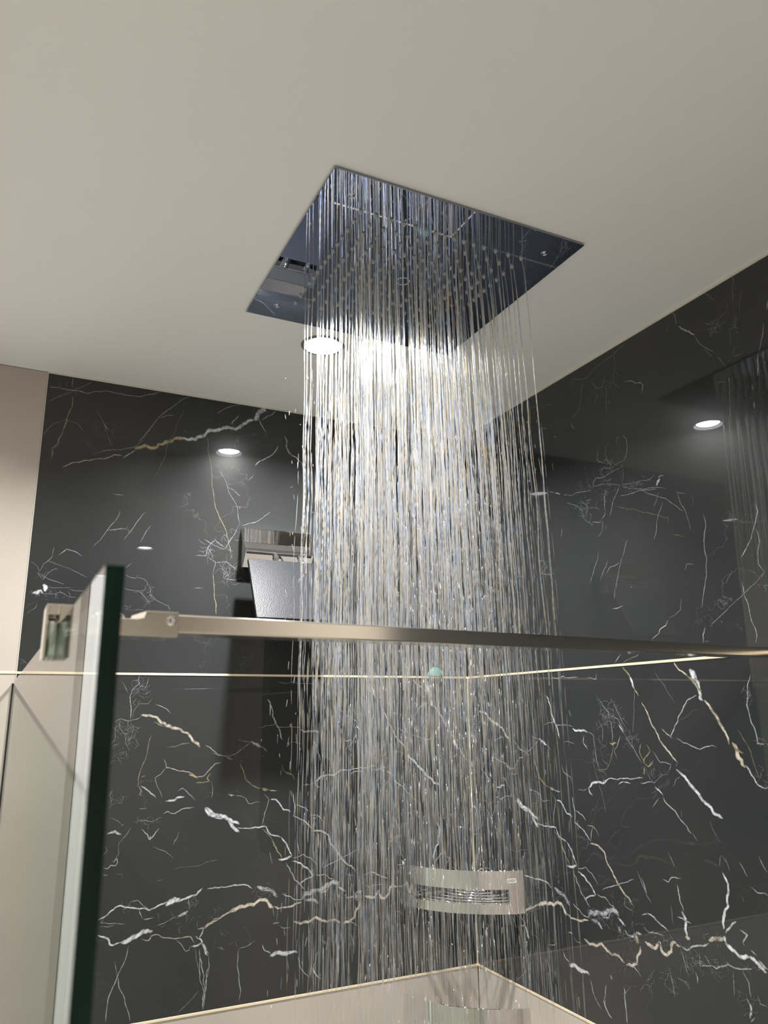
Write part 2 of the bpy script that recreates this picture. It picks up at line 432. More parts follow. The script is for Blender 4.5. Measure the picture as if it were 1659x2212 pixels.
# ------------------------------------------------------------------ traced vein lines: tone, width mm, strength, (u, z) in half millimetres
VEINS_LOW = '''
c 6.36 0.55 535 3445 564 3435 586 3424 602 3414 629 3402 672 3395 694 3376 728 3352 767 3323
g 2.31 0.50 586 3422 607 3411 629 3402
w 2.34 0.35 788 3332 811 3316 831 3302 837 3291 862 3284
w 1.72 0.40 520 3594 519 3575 527 3565 505 3544 492 3513 496 3487 495 3456 494 3431
w 1.15 0.25 557 3589 546 3555 530 3560 511 3544
w 1.15 0.25 458 3570 474 3549 488 3531
w 1.15 0.20 575 3508 561 3487 525 3487 511 3461 508 3436
w 1.43 0.35 443 3421 462 3434 493 3426 523 3433 535 3445
w 1.15 0.25 463 3429 460 3401 482 3375 489 3340 503 3319
w 1.15 0.25 499 3421 510 3400 507 3370 497 3340
w 1.15 0.25 445 3401 450 3356 439 3336
w 1.73 0.40 587 3487 625 3471 652 3457
w 1.45 0.30 641 3326 670 3330 696 3339 728 3339
g 1.73 0.45 581 3376 568 3338 561 3283 549 3238 542 3194
c 2.31 0.35 544 3194 553 3174 544 3159 555 3151
c 2.04 0.45 631 3283 643 3254 680 3245 707 3234 729 3226 756 3214 783 3216 809 3235 830 3255 855 3261
g 4.09 0.70 729 3226 748 3217 767 3213
g 2.34 0.50 815 3225 802 3207 814 3195 784 3195 757 3201
w 1.47 0.30 817 3196 822 3170 819 3135
w 2.89 0.45 552 3193 573 3180 586 3172 595 3159 609 3144
w 1.45 0.40 643 3252 624 3227 607 3216 616 3185 628 3165 634 3145
w 5.24 0.60 645 3132 666 3129 682 3130 691 3139 717 3143
w 1.75 0.40 690 3164 708 3173 727 3157 758 3128
w 2.04 0.50 638 3088 658 3094 684 3087 704 3096 725 3107 754 3111
w 7.69 0.75 797 3101 822 3084 839 3073 850 3067 877 3058 891 3049 906 3033 940 3013
w 1.16 0.30 548 3067 578 3070 603 3063 638 3075
w 2.91 0.40 565 3039 591 3023 597 3008 625 3042
w 4.08 0.65 597 3013 596 2998
w 1.76 0.35 703 3020 694 2998 681 2975
w 5.21 0.55 443 3029 461 3020 478 3018 495 3017
w 1.16 0.30 485 2990 507 3017 530 3044
w 2.89 0.45 492 3056 502 3060
w 1.74 0.40 553 3110 580 3111
w 2.89 0.30 553 3220 568 3225
w 1.45 0.35 437 2960 450 2975 442 2989
w 1.74 0.50 440 2920 455 2916 464 2925 483 2921 490 2932 484 2946 475 2931 468 2936
w 2.91 0.35 440 2895 457 2888
w 1.46 0.30 485 2893 505 2889 508 2879
w 1.15 0.25 452 3086 482 3074 493 3059
w 1.16 0.25 487 2998 490 2960 482 2942
w 2.94 0.75 436 2749 445 2757 463 2768 474 2778 490 2783 509 2785 538 2778 563 2771 578 2765 608 2764 632 2766 662 2770 677 2775
w 10.07 0.80 667 2774 686 2777 707 2777 722 2785
w 4.75 0.75 712 2779 731 2791 757 2798 777 2800 803 2810
w 1.47 0.50 538 2780 545 2794 566 2794 587 2778 608 2764
w 2.36 0.50 576 2765 579 2751 590 2738
w 2.37 0.40 592 2734 614 2733 629 2734
w 1.76 0.35 453 2751 442 2737 461 2735 484 2734 532 2729
w 1.47 0.30 443 2726 471 2720 495 2724
w 1.49 0.35 636 2706 665 2714 689 2725 709 2733
w 5.95 0.60 714 2729 729 2739 749 2749
w 4.13 0.65 438 2700 455 2691 474 2684 487 2672 518 2669
w 8.89 0.75 518 2669 537 2670 550 2677 574 2683 603 2687 627 2692
c 2.39 0.50 589 2670 614 2663 623 2675 653 2674 678 2662 709 2656 739 2657 764 2656 775 2645 783 2633
w 3.61 0.55 766 2623 786 2624 804 2633 780 2652
w 5.44 0.60 804 2630 818 2608 834 2587
w 1.80 0.40 714 2651 735 2632 751 2611 761 2612 766 2623
w 3.00 0.50 789 2679 809 2679 802 2663 790 2646
c 2.11 0.55 809 2680 835 2690 855 2704 876 2704
w 2.08 0.45 752 2786 753 2767 759 2748
w 1.47 0.35 517 2771 521 2757
w 1.49 0.40 545 2653 540 2623 528 2589 514 2558 504 2531 491 2489 485 2422
w 1.19 0.30 503 2610 511 2582 516 2557
w 1.80 0.45 516 2557 523 2524 542 2486 554 2450 564 2412
w 1.21 0.30 782 2617 794 2571 804 2533
w 1.82 0.40 803 2593 803 2547 807 2519 816 2486 825 2458
w 2.76 0.50 825 2462 826 2439 822 2409
w 2.13 0.45 841 2556 833 2529 832 2498 828 2460
w 1.22 0.25 804 2474 775 2447 732 2409
w 0.89 0.20 690 2892 751 2901 856 2912
w 1.17 0.30 609 2975 656 2953 683 2926
w 4.12 0.30 634 2857 647 2851
g 2.89 0.60 1474 3595 1504 3558 1521 3517 1540 3491
w 4.61 0.65 1504 3560 1516 3539 1528 3515
c 3.09 0.65 1552 3473 1570 3442 1592 3399 1615 3365 1644 3327 1667 3304 1685 3288
w 1.66 0.40 1685 3288 1676 3271
w 6.00 0.75 1675 3262 1692 3251 1709 3231 1737 3215 1757 3200 1770 3186 1801 3158 1831 3128
c 3.81 0.70 1708 3597 1732 3579 1752 3561 1771 3543 1782 3531
w 13.66 0.85 1731 3597 1733 3589
w 12.38 0.85 1768 3565 1785 3552 1795 3533 1802 3518
w 9.10 0.75 1790 3543 1799 3518 1813 3490 1820 3475
g 4.31 0.50 1757 3554 1771 3541 1787 3524 1813 3490
c 5.28 0.70 1817 3475 1838 3457 1853 3438 1865 3418 1885 3379 1903 3351
c 7.80 0.75 1903 3351 1922 3332 1935 3311 1947 3286
g 3.65 0.60 1903 3349 1916 3327 1936 3317
w 3.09 0.60 1937 3289 1954 3261 1976 3235 1996 3232 2006 3237
w 2.46 0.50 1665 3356 1686 3391 1709 3420 1733 3448 1755 3472 1791 3485
w 2.23 0.50 1631 3387 1649 3366 1671 3352
w 1.62 0.45 1688 3359 1718 3344 1749 3337 1778 3331 1803 3337 1827 3340 1844 3334
g 1.29 0.40 1928 3387 1947 3354 1964 3325 1972 3295 1984 3252
w 2.05 0.50 1995 3543 1983 3516 1976 3490 1974 3459 1977 3424 1986 3398 1987 3373 1988 3347 2013 3344
w 1.29 0.35 1971 3512 1957 3491
w 1.28 0.35 1989 3507 1987 3485 1969 3464
w 3.87 0.65 1036 3505 1056 3457 1071 3418 1087 3383 1102 3343
w 1.60 0.35 1004 3391 1070 3407 1093 3395 1149 3393 1185 3382
w 4.35 0.70 1180 3379 1202 3376 1246 3377 1263 3369
w 1.53 0.35 1263 3372 1296 3359 1299 3315 1302 3272 1315 3241
w 2.47 0.50 1244 3358 1239 3333 1260 3311
g 1.90 0.45 1119 3329 1152 3330 1187 3323
w 6.58 0.75 969 3340 994 3335 1017 3318
g 3.26 0.50 1017 3318 1039 3296
w 1.66 0.35 918 3351 943 3342 969 3340
w 1.68 0.35 816 3299 880 3283 925 3309 968 3334
g 3.38 0.50 869 3283 899 3266
g 2.65 0.50 930 3261 943 3232 955 3197 983 3176 1020 3161
g 7.84 0.60 1022 3161 1048 3152
w 2.59 0.55 1048 3152 1086 3150
w 4.05 0.60 888 3145 908 3140
w 1.66 0.35 908 3141 958 3127 971 3111 1015 3112
w 1.64 0.35 1033 3139 1054 3116 1039 3067 1030 3021
w 4.51 0.70 1059 3116 1087 3119 1099 3103 1115 3074 1140 3058
w 2.53 0.60 1153 3135 1158 3100 1164 3079 1156 3046 1197 3024 1236 2992
w 2.21 0.50 1165 3088 1195 3077 1218 3056
c 1.86 0.50 1225 3046 1259 3048 1274 3033 1281 3014
w 1.87 0.40 1259 3047 1248 3025 1236 2992
w 7.51 0.75 798 3102 833 3072 879 3056 898 3040 927 3020
w 2.96 0.60 927 3020 976 3012 1014 3008 1043 3016 1060 2997 1077 2982 1103 2972
g 2.29 0.45 1028 3007 1050 2984 1066 2966
w 1.59 0.40 1101 3246 1112 3224 1134 3211 1152 3207 1158 3185
g 2.55 0.50 1121 3216 1143 3209
w 4.28 0.70 1249 3173 1277 3196 1302 3203 1327 3202 1348 3209
w 2.07 0.55 1327 3202 1375 3206 1422 3214 1461 3222 1527 3225
w 2.36 0.50 1405 3199 1436 3205 1466 3204
w 2.01 0.50 1511 3211 1554 3217 1575 3217
w 4.33 0.70 1244 3173 1252 3162 1268 3156
w 1.25 0.35 1187 3163 1222 3163 1244 3173
g 1.50 0.40 1298 3240 1348 3248 1367 3270 1382 3297 1390 3329 1387 3339
g 4.76 0.60 1379 3336 1394 3329 1414 3332
w 1.48 0.40 1408 3283 1399 3308 1423 3340 1437 3361
w 1.50 0.40 1340 3487 1358 3462 1388 3440 1384 3414
w 1.18 0.35 1401 3486 1421 3451 1460 3393
w 1.47 0.40 1390 3430 1433 3419 1452 3388 1457 3367
w 3.53 0.55 1430 3398 1454 3372
w 1.49 0.35 1392 3414 1392 3376 1383 3339
w 1.21 0.30 1327 3413 1349 3387 1343 3338
w 1.45 0.40 1457 3367 1476 3337 1502 3307 1526 3273
g 2.30 0.55 1531 3338 1527 3308 1537 3274
g 2.57 0.55 1556 3336 1567 3314 1541 3279 1554 3265 1584 3281
g 6.32 0.60 1539 3261 1543 3239
w 1.42 0.30 1544 3244 1575 3217 1613 3244 1640 3250
w 1.41 0.30 1581 3315 1610 3277 1654 3275 1640 3250
w 3.41 0.65 1577 3205 1595 3190 1607 3176
w 2.24 0.55 1607 3176 1627 3155 1662 3126 1690 3101 1704 3085
g 5.54 0.60 1695 3091 1712 3079
w 1.38 0.35 1715 3080 1733 3060
w 1.71 0.35 1558 3139 1592 3168
w 1.67 0.30 1654 3209 1671 3233 1688 3241
w 1.39 0.30 1681 3146 1679 3118
w 0.87 0.30 1524 3512 1512 3445 1499 3373
w 0.92 0.25 1290 3310 1287 3250 1314 3167 1334 3097
w 1.27 0.40 1073 3573 1112 3569 1146 3575 1159 3567 1233 3568
w 3.17 0.50 1131 3572 1150 3573
w 1.21 0.30 1338 3579 1332 3557 1285 3564
w 0.81 0.25 1787 3121 1798 3096 1813 3065
w 0.83 0.25 1622 3570 1663 3518 1697 3468
w 2.73 0.60 819 2812 855 2807 926 2816 965 2814 997 2798
w 7.93 0.55 1011 2798 1047 2785 1081 2771 1098 2761
w 2.26 0.60 1116 2767 1149 2753 1173 2740 1207 2739
c 3.12 0.55 812 2677 845 2698 897 2719 917 2726
c 8.05 0.70 907 2724 967 2737 1024 2741 1060 2735 1081 2723
c 4.56 0.60 1081 2723 1111 2714 1154 2718 1197 2727
w 6.46 0.70 1095 2892 1121 2891 1152 2893
g 2.93 0.55 1066 2966 1086 2936 1105 2902 1108 2891
w 3.86 0.65 1103 2971 1123 2947 1138 2923 1148 2898
w 3.81 0.70 1155 2880 1197 2869 1220 2852 1238 2830 1249 2822
w 1.90 0.40 1152 2890 1200 2898 1232 2885 1265 2855
w 2.89 0.45 1129 2879 1146 2840 1172 2803 1187 2785 1206 2766
w 3.18 0.50 1249 2822 1214 2806 1179 2789
c 2.49 0.55 1253 2823 1296 2816 1325 2800 1347 2787
c 3.99 0.60 1235 2986 1276 2979 1302 2964 1314 2933 1338 2902 1365 2873 1392 2848 1432 2820
w 1.83 0.50 1283 2841 1333 2862 1380 2878 1442 2900
w 1.52 0.35 1392 2848 1387 2814 1430 2804
w 1.48 0.35 1461 2932 1478 2902 1497 2863 1515 2841
w 2.07 0.45 1479 2914 1495 2872
w 9.40 0.60 1198 2737 1233 2752 1275 2773 1307 2779 1338 2780 1352 2769
w 7.62 0.60 1214 2736 1246 2727 1269 2717
w 4.37 0.60 1273 2753 1304 2749 1321 2767
w 4.92 0.60 1352 2769 1365 2757 1379 2744
c 13.58 0.75 1348 2739 1362 2733
w 4.87 0.50 1378 2736 1391 2725 1421 2736 1457 2744
c 18.20 0.65 1420 2727 1441 2727
c 6.49 0.70 1468 2722 1495 2719 1512 2716 1529 2742 1541 2736 1549 2720 1561 2714 1581 2724 1597 2745 1622 2746
c 6.12 0.65 1445 2705 1435 2680 1425 2654 1401 2632 1372 2634
c 5.71 0.60 1365 2635 1336 2639 1305 2637 1276 2646 1253 2656 1214 2661 1165 2662
w 2.46 0.50 1401 2635 1421 2622 1437 2612
w 2.85 0.55 1622 2744 1646 2739 1672 2756 1704 2769 1734 2781
c 8.59 0.65 1645 2777 1663 2773
c 7.24 0.65 1735 2783 1760 2801 1790 2814
w 9.94 0.80 1795 2811 1795 2795
w 7.13 0.85 1795 2793 1818 2780 1843 2774 1874 2773
w 9.71 0.80 1875 2778 1905 2777 1923 2762 1931 2757
c 3.77 0.60 1905 2775 1932 2759
w 4.37 0.65 1802 2818 1826 2834 1850 2851
w 2.71 0.50 1853 2840 1878 2833 1859 2809 1863 2802
w 3.24 0.60 1883 2795 1896 2783
w 4.91 0.75 1812 2984 1816 2951 1826 2928 1818 2889 1805 2862 1796 2827
w 1.36 0.40 1813 3029 1803 2999
w 1.35 0.40 1816 3031 1834 3017 1838 2992
w 2.57 0.60 1634 2919 1637 2876 1642 2846
w 6.86 0.75 1639 2845 1647 2817 1658 2780
w 2.29 0.50 1618 2826 1639 2824 1675 2820
w 2.00 0.45 1573 2925 1596 2922 1610 2936 1649 2942
w 1.59 0.50 1878 3021 1894 3003 1905 2989
w 1.57 0.45 1947 3048 1963 3020 1971 3010
w 2.11 0.40 1908 2959 1927 2950 1952 2951 1961 2947
w 1.34 0.35 1873 2932 1878 2917
w 1.42 0.35 1606 3010 1628 2968
w 1.45 0.30 1599 2855 1598 2797
w 2.95 0.55 1487 2810 1520 2803 1544 2786 1576 2779
w 2.38 0.50 1465 2799 1494 2809
w 1.78 0.40 1467 2763 1493 2752 1560 2758
w 1.45 0.40 1620 2733 1635 2706 1643 2679 1651 2668
w 2.30 0.55 1671 2686 1678 2671 1679 2657
w 1.96 0.50 1693 2738 1692 2708 1737 2719 1753 2711 1795 2738 1816 2735 1881 2752
w 2.78 0.55 1793 2744 1800 2735
w 1.70 0.45 1712 2742 1727 2729 1737 2719
w 1.48 0.40 1566 2659 1575 2631 1579 2590
w 1.46 0.40 1596 2650 1621 2648 1643 2633
w 1.39 0.35 1814 2723 1813 2695 1805 2661
w 1.37 0.40 1847 2731 1864 2709 1864 2670
w 4.43 0.60 1848 2665 1852 2644 1846 2619
w 2.21 0.45 1854 2610 1870 2626
w 1.64 0.40 1886 2684 1893 2663 1917 2662
w 2.83 0.55 802 2630 820 2604 834 2585
w 1.42 0.35 834 2585 840 2542 829 2485 827 2409
w 2.13 0.40 800 2610 818 2526 827 2431
w 1.74 0.35 866 2608 895 2596
w 1.73 0.40 947 2592 946 2536 954 2475 958 2419
w 1.70 0.40 947 2590 991 2605 1010 2614
w 3.36 0.60 1040 2595 1051 2572 1071 2554
w 7.92 0.75 1071 2552 1119 2556 1161 2555 1180 2545
w 1.96 0.40 1183 2536 1198 2492 1229 2453
w 3.22 0.30 1267 2544 1250 2497 1258 2471
w 2.91 0.60 1245 2491 1254 2470 1282 2446
c 8.26 0.50 1287 2578 1293 2565
w 2.83 0.55 1352 2562 1356 2536 1358 2491 1354 2454
w 1.64 0.30 1104 2656 1128 2641 1153 2637
w 4.62 0.35 1079 2663 1105 2667
'''
WEBS_LOW = [(0.2632, 1.7695, 0.0156, 0.0208, 26), (0.2451, 1.6976, 0.0229, 0.0152, 30), (0.2445, 1.6699, 0.0202, 0.015, 16), (0.2312, 1.6479, 0.015, 0.0099, 10), (0.2941, 1.532, 0.0229, 0.0073, 22), (0.2318, 1.5721, 0.0148, 0.0145, 12), (0.3841, 1.3876, 0.0104, 0.0119, 14), (0.3653, 1.3567, 0.0466, 0.014, 14), (0.4323, 1.3634, 0.016, 0.0072, 10), (0.2667, 1.3906, 0.0146, 0.0069, 8), (0.6972, 1.7148, 0.0275, 0.024, 34), (0.7426, 1.6761, 0.0221, 0.0128, 22), (0.653, 1.6524, 0.0247, 0.0403, 20), (0.7898, 1.6257, 0.0273, 0.0147, 16), (0.9886, 1.7406, 0.0066, 0.011, 12), (1.0025, 1.678, 0.0102, 0.0085, 10), (1.0004, 1.6317, 0.0101, 0.0251, 12), (0.4718, 1.6457, 0.0404, 0.018, 10), (0.5278, 1.3908, 0.0274, 0.0135, 22), (0.6364, 1.3763, 0.0396, 0.0126, 40), (0.6954, 1.3625, 0.0294, 0.012, 34), (0.7856, 1.3716, 0.0388, 0.0113, 26), (0.74, 1.3793, 0.0346, 0.0094, 16), (0.8626, 1.3582, 0.0375, 0.0128, 34), (0.8238, 1.3548, 0.0186, 0.0219, 18), (0.8737, 1.3959, 0.0174, 0.0086, 12), (0.9353, 1.3746, 0.0158, 0.0081, 12), (0.6531, 1.322, 0.0232, 0.0073, 8), (0.7884, 1.3223, 0.0194, 0.0178, 12), (0.9279, 1.3262, 0.0158, 0.016, 16), (0.4541, 1.317, 0.0438, 0.0166, 10), (0.7367, 1.302, 0.0828, 0.0275, 18), (0.6937, 1.4071, 0.0297, 0.0122, 12)]
VEINS_BACK = '''
w 2.59 0.50 93 4715 154 4722 212 4724 250 4716 313 4734 387 4729 433 4735 527 4768
w 2.16 0.40 182 4778 182 4731
g 3.37 0.50 185 4694 191 4648 176 4588 158 4511 153 4485 137 4459 137 4422
w 1.72 0.35 92 4644 136 4681 184 4711 205 4727 253 4770
w 1.27 0.30 91 4509 125 4559 173 4585 217 4577 245 4549
w 2.12 0.50 308 4600 333 4566
w 1.27 0.30 282 4647 313 4593 346 4505
w 2.59 0.45 454 4534 476 4567 512 4624 541 4673 579 4714 610 4747 662 4776
w 2.16 0.50 534 4654 561 4669 589 4676
w 2.11 0.30 278 4462 329 4482 388 4499 440 4519 476 4558
c 3.76 0.55 175 4391 209 4412 251 4432 302 4445 346 4451 397 4471
w 3.79 0.65 398 4458 423 4487 441 4502
g 9.37 0.70 441 4502 479 4520 525 4531 548 4550 587 4568 643 4583
w 8.73 0.75 627 4581 684 4603 733 4619 774 4643 808 4662 850 4678 902 4700 938 4710
w 11.60 0.80 938 4710 955 4732 959 4756 981 4769 1026 4781
w 3.96 0.55 833 4675 850 4701 871 4722
w 3.55 0.50 955 4722 979 4684 998 4657
w 2.65 0.50 771 4715 813 4750 882 4777
w 4.47 0.50 973 4716 1018 4756 1035 4773
w 2.58 0.40 633 4617 650 4606
g 1.71 0.35 632 4715 611 4658 594 4593 580 4556 567 4494 546 4449 529 4404
g 2.12 0.50 736 4597 744 4528 757 4459 765 4382 785 4298 813 4242 836 4193 846 4143 866 4078
g 2.48 0.55 786 4014 792 3966 791 3905 801 3869 808 3842
w 1.70 0.35 795 4455 832 4399 851 4349 878 4300 893 4241
w 1.71 0.40 832 4386 862 4372 891 4353
w 3.51 0.55 949 4498 988 4530 1032 4559 1049 4607
w 5.33 0.55 1080 4658 1090 4613 1123 4571 1161 4540 1180 4505
w 1.73 0.40 921 4427 946 4461
w 1.66 0.50 368 4306 413 4303
w 1.64 0.40 403 4237 384 4191 361 4149 319 4083
w 1.65 0.40 501 4243 462 4191 422 4123
w 1.65 0.40 527 4190 507 4154 490 4117
w 2.05 0.40 361 4153 397 4160 442 4163
w 2.43 0.40 192 4042 218 4067 276 4041
w 2.08 0.45 710 4078 759 4078 757 4111 788 4155 830 4125
w 1.68 0.40 743 4151 789 4122 831 4117 878 4188 890 4215
w 2.50 0.40 757 4119 779 4088 783 4072
w 1.67 0.35 792 4056 841 4063 884 4037 901 4022
w 1.67 0.35 836 3993 877 3992 910 4006
w 1.71 0.35 902 4225 945 4237 987 4268 1026 4298
w 1.66 0.35 786 4014 792 4056 759 4078
w 1.65 0.30 709 3945 749 3943
w 3.50 0.50 1113 4419 1126 4427
w 0.97 0.40 89 4015 119 3995 135 3976
w 0.97 0.45 135 3976 142 4004 168 4033 175 4070
w 1.21 0.45 129 3968 159 3953 193 3938 219 3928
w 0.97 0.35 144 3943 158 3964 177 3984 193 3991
w 0.97 0.35 153 4018 200 4006 247 3984 300 3958
w 2.42 0.50 188 3991 193 3985
w 12.06 0.85 146 3921 154 3917 153 3900
w 7.23 0.80 115 3891 132 3894 142 3899 147 3888
w 0.97 0.40 166 3918 203 3918 244 3920
w 0.97 0.35 241 3912 270 3911 300 3908
w 1.21 0.40 157 3893 185 3890 217 3897 247 3887 268 3884
w 1.45 0.50 161 3869 169 3867
w 1.44 0.40 115 3825 129 3839 132 3852
w 0.96 0.30 104 3812 115 3825
w 1.43 0.30 89 3650 109 3646 125 3633
w 1.20 0.35 98 3633 115 3640
w 0.70 0.50 442 3981 460 3973 481 3968 490 3974 491 3983
w 0.56 0.40 490 3974 511 3971 527 3961 533 3947
w 0.70 0.35 440 3929 458 3921 497 3915 516 3895 530 3883 544 3870
w 0.84 0.40 518 3941 524 3930 507 3919
w 0.70 0.40 533 3950 540 3926 536 3907 549 3900 560 3892
w 0.98 0.45 560 3892 576 3882 598 3872 614 3870 625 3855
w 0.70 0.40 439 4006 449 4019 460 4029
w 0.69 0.30 482 3842 499 3847 517 3844
w 1.11 0.40 562 3726 578 3733 603 3738
'''
WEBS_BACK = [(0.403, 2.0574, 0.0373, 0.0248, 22), (0.4298, 2.0096, 0.025, 0.0246, 20), (0.4392, 2.0899, 0.0169, 0.0169, 8), (0.0885, 2.3525, 0.0218, 0.0166, 8), (0.2135, 2.0796, 0.0224, 0.0059, 6), (0.0906, 1.9451, 0.0369, 0.0088, 24), (0.0748, 1.9841, 0.0162, 0.0133, 10), (0.263, 1.9519, 0.0129, 0.0185, 18), (0.228, 1.925, 0.0075, 0.0052, 8)]
VEINS_RIGHT = '''
w 1.09 0.60 1416 4774 1424 4760 1428 4736 1431 4721
w 3.48 0.75 1434 4710 1447 4698 1464 4685 1475 4672 1485 4657 1496 4647
w 1.17 0.60 1496 4647 1508 4625 1521 4608 1536 4588 1548 4573 1563 4558
w 0.78 0.40 1528 4585 1538 4566 1556 4545
w 0.76 0.45 1577 4535 1588 4515 1601 4487
w 2.34 0.60 1670 4778 1670 4766 1670 4751
w 0.65 0.35 1661 4740 1661 4709 1657 4686
w 0.64 0.40 1660 4647 1652 4630 1646 4624 1654 4622 1661 4639
w 0.64 0.35 1661 4634 1656 4611 1643 4605 1625 4611
w 0.78 0.40 1541 4670 1561 4659 1588 4647 1600 4633 1594 4623
w 0.78 0.45 1547 4646 1572 4638 1589 4639 1592 4655 1628 4668
w 0.91 0.50 1571 4622 1581 4638 1591 4648
w 0.90 0.50 1571 4621 1602 4612
r 1.59 0.30 1485 4679 1499 4667 1538 4647
w 0.79 0.30 1556 4772 1574 4755 1581 4740 1596 4725
w 0.64 0.35 1631 4598 1626 4553
w 0.76 0.35 1652 4539 1638 4533 1629 4517
g 1.76 0.60 1631 4514 1645 4511 1664 4509 1670 4518
g 3.29 0.60 1611 4509 1617 4505
w 0.78 0.35 1637 4696 1636 4671
w 3.24 0.60 1775 4634 1769 4623 1763 4607
w 1.98 0.60 1748 4570 1739 4546 1729 4520 1722 4499 1718 4487
c 2.46 0.60 1718 4487 1713 4463 1709 4432 1706 4414
w 1.71 0.50 1735 4479 1733 4454 1736 4444
w 2.76 0.70 1605 4451 1607 4433
w 1.00 0.50 1603 4435 1599 4402 1597 4367 1596 4326
w 1.01 0.40 1562 4452 1592 4439
w 3.67 0.65 1685 4397 1686 4380
w 3.65 0.70 1684 4343 1684 4320
w 0.51 0.20 1695 4714 1681 4674 1670 4629
w 1.32 0.30 1392 4745 1382 4716
w 1.43 0.35 1183 4765 1124 4746 1090 4744 1050 4738 1001 4730 967 4717 926 4725 880 4744
w 1.39 0.30 1124 4746 1123 4701 1108 4673 1110 4627 1140 4598
w 1.42 0.40 1066 4673 1047 4647 1016 4653 992 4686 989 4699
w 1.10 0.40 1146 4651 1129 4661
w 2.15 0.55 1164 4619 1185 4613 1221 4590 1241 4582 1250 4570 1239 4537
w 1.45 0.35 950 4715 933 4680 924 4636 903 4597 871 4584 858 4577
w 1.74 0.40 853 4573 859 4547 873 4524
w 1.41 0.40 997 4597 1020 4617 1014 4636
w 1.39 0.35 1070 4643 1053 4536
w 2.49 0.55 1077 4580 1078 4563
w 2.96 0.60 743 4545 755 4537
w 2.42 0.50 668 4603 696 4591
w 1.52 0.35 682 4691 712 4699 744 4690
w 2.46 0.70 689 4323 718 4313
w 3.14 0.75 720 4304 757 4293
w 2.75 0.70 779 4283 797 4279
w 1.18 0.40 797 4279 827 4268 853 4271 901 4263 940 4260
w 1.35 0.50 789 4251 813 4237 857 4216 884 4192
w 0.99 0.35 884 4192 877 4174 893 4150 925 4130 929 4124
w 1.00 0.35 878 4234 914 4205 897 4183 898 4152
w 0.99 0.35 918 4194 959 4186 977 4175
w 1.14 0.45 926 4126 935 4138 976 4127 988 4138
w 2.59 0.55 986 4139 998 4146 1005 4163
w 1.30 0.55 1005 4163 1004 4189 1010 4227 1021 4237
w 1.95 0.50 1017 4241 1021 4221
w 1.14 0.45 958 4076 982 4101 992 4128
w 0.97 0.35 1005 4109 995 4095
w 1.28 0.60 1092 4239 1066 4206 1044 4173 1025 4139
w 1.30 0.55 950 4266 953 4291 973 4302 1018 4288 1037 4294 1073 4300 1095 4300 1116 4310
w 1.31 0.50 999 4302 1004 4324 1018 4329 1049 4319 1055 4331 1035 4354 1018 4349
w 1.64 0.45 1004 4304 1015 4299
w 1.32 0.50 1018 4346 992 4365 987 4382 997 4389 990 4409
w 0.98 0.40 1035 4354 1038 4402 1056 4413
w 0.97 0.40 1048 4311 1076 4322 1103 4327 1125 4327
w 1.44 0.60 1124 4323 1137 4342 1146 4368 1147 4400 1132 4421
w 1.30 0.50 1096 4397 1101 4415 1114 4417
w 0.96 0.30 1116 4307 1112 4263 1106 4246
w 0.81 0.35 951 4274 1041 4257 1096 4239
c 1.07 0.50 594 4277 608 4248 622 4219 617 4192 619 4155 624 4122 631 4086
w 1.05 0.40 664 4160 684 4168
w 1.09 0.35 579 4431 597 4429 619 4419
w 0.78 0.35 1105 4032 1089 4007 1078 3985
w 6.60 0.80 1266 4190 1271 4206 1282 4213
w 3.04 0.70 1276 4214 1289 4220 1304 4214
w 1.30 0.40 1102 4242 1164 4230 1224 4219 1251 4226 1262 4236
w 1.29 0.35 1108 4230 1175 4204 1259 4184 1304 4167
w 1.56 0.45 1090 4198 1180 4192 1265 4180
w 1.51 0.40 1194 4194 1224 4171 1267 4150 1299 4131 1335 4101 1367 4074
w 1.27 0.35 1243 4118 1259 4134 1275 4165
g 1.28 0.35 1064 4167 1139 4139 1190 4114 1234 4098 1265 4086 1306 4069 1300 4042
w 1.51 0.40 1286 4127 1266 4098 1249 4063 1245 4034 1232 4008
c 1.47 0.45 1351 4150 1361 4113 1374 4082 1384 4046 1393 4007
w 1.23 0.40 1351 4147 1387 4128
g 1.23 0.50 1316 4007 1362 3995
w 0.97 0.30 1409 4120 1411 4096 1404 4084
w 2.15 0.50 1447 4046 1450 4009 1441 3965 1438 3907 1428 3856 1410 3792 1402 3754
w 2.86 0.65 1404 3692 1393 3672 1389 3646
w 1.66 0.50 1393 3652 1412 3652
w 2.29 0.60 1640 4034 1643 4008 1634 3980 1612 3951 1582 3915 1558 3885
w 2.04 0.55 1628 3960 1639 3920 1631 3885 1626 3856 1641 3829
w 1.38 0.40 1641 3829 1609 3806 1567 3783 1523 3755 1472 3719 1425 3690
w 2.05 0.55 1559 3813 1561 3775 1570 3737 1577 3691 1583 3654 1577 3631
w 1.16 0.30 1528 3852 1497 3819
w 1.31 0.40 1101 4030 1077 3983 1053 3932 1033 3889 1015 3831
w 1.36 0.45 949 4018 937 3988 910 3950 889 3911
w 1.34 0.40 997 3977 970 3940 951 3907
w 1.59 0.40 984 3933 1008 3952 1030 3948 1060 3956
w 1.45 0.40 1349 3882 1361 3903 1386 3894
c 2.24 0.60 1175 3673 1212 3691 1219 3702 1246 3713 1257 3730
w 1.22 0.35 1261 3739 1292 3744 1317 3755 1324 3799
w 2.10 0.60 1001 3802 1033 3801 1054 3800
w 1.49 0.35 624 4257 608 4285
w 1.76 0.35 585 4051 630 4037 650 4010 607 3995 582 3981
w 1.46 0.35 589 3998 661 3980
w 2.36 0.50 988 3608 1004 3624 1020 3640
w 1.54 0.40 1073 3620 1101 3627 1128 3640
g 1.81 0.45 1030 3606 1052 3616 1087 3626
w 2.40 0.40 1354 3612 1365 3614
'''
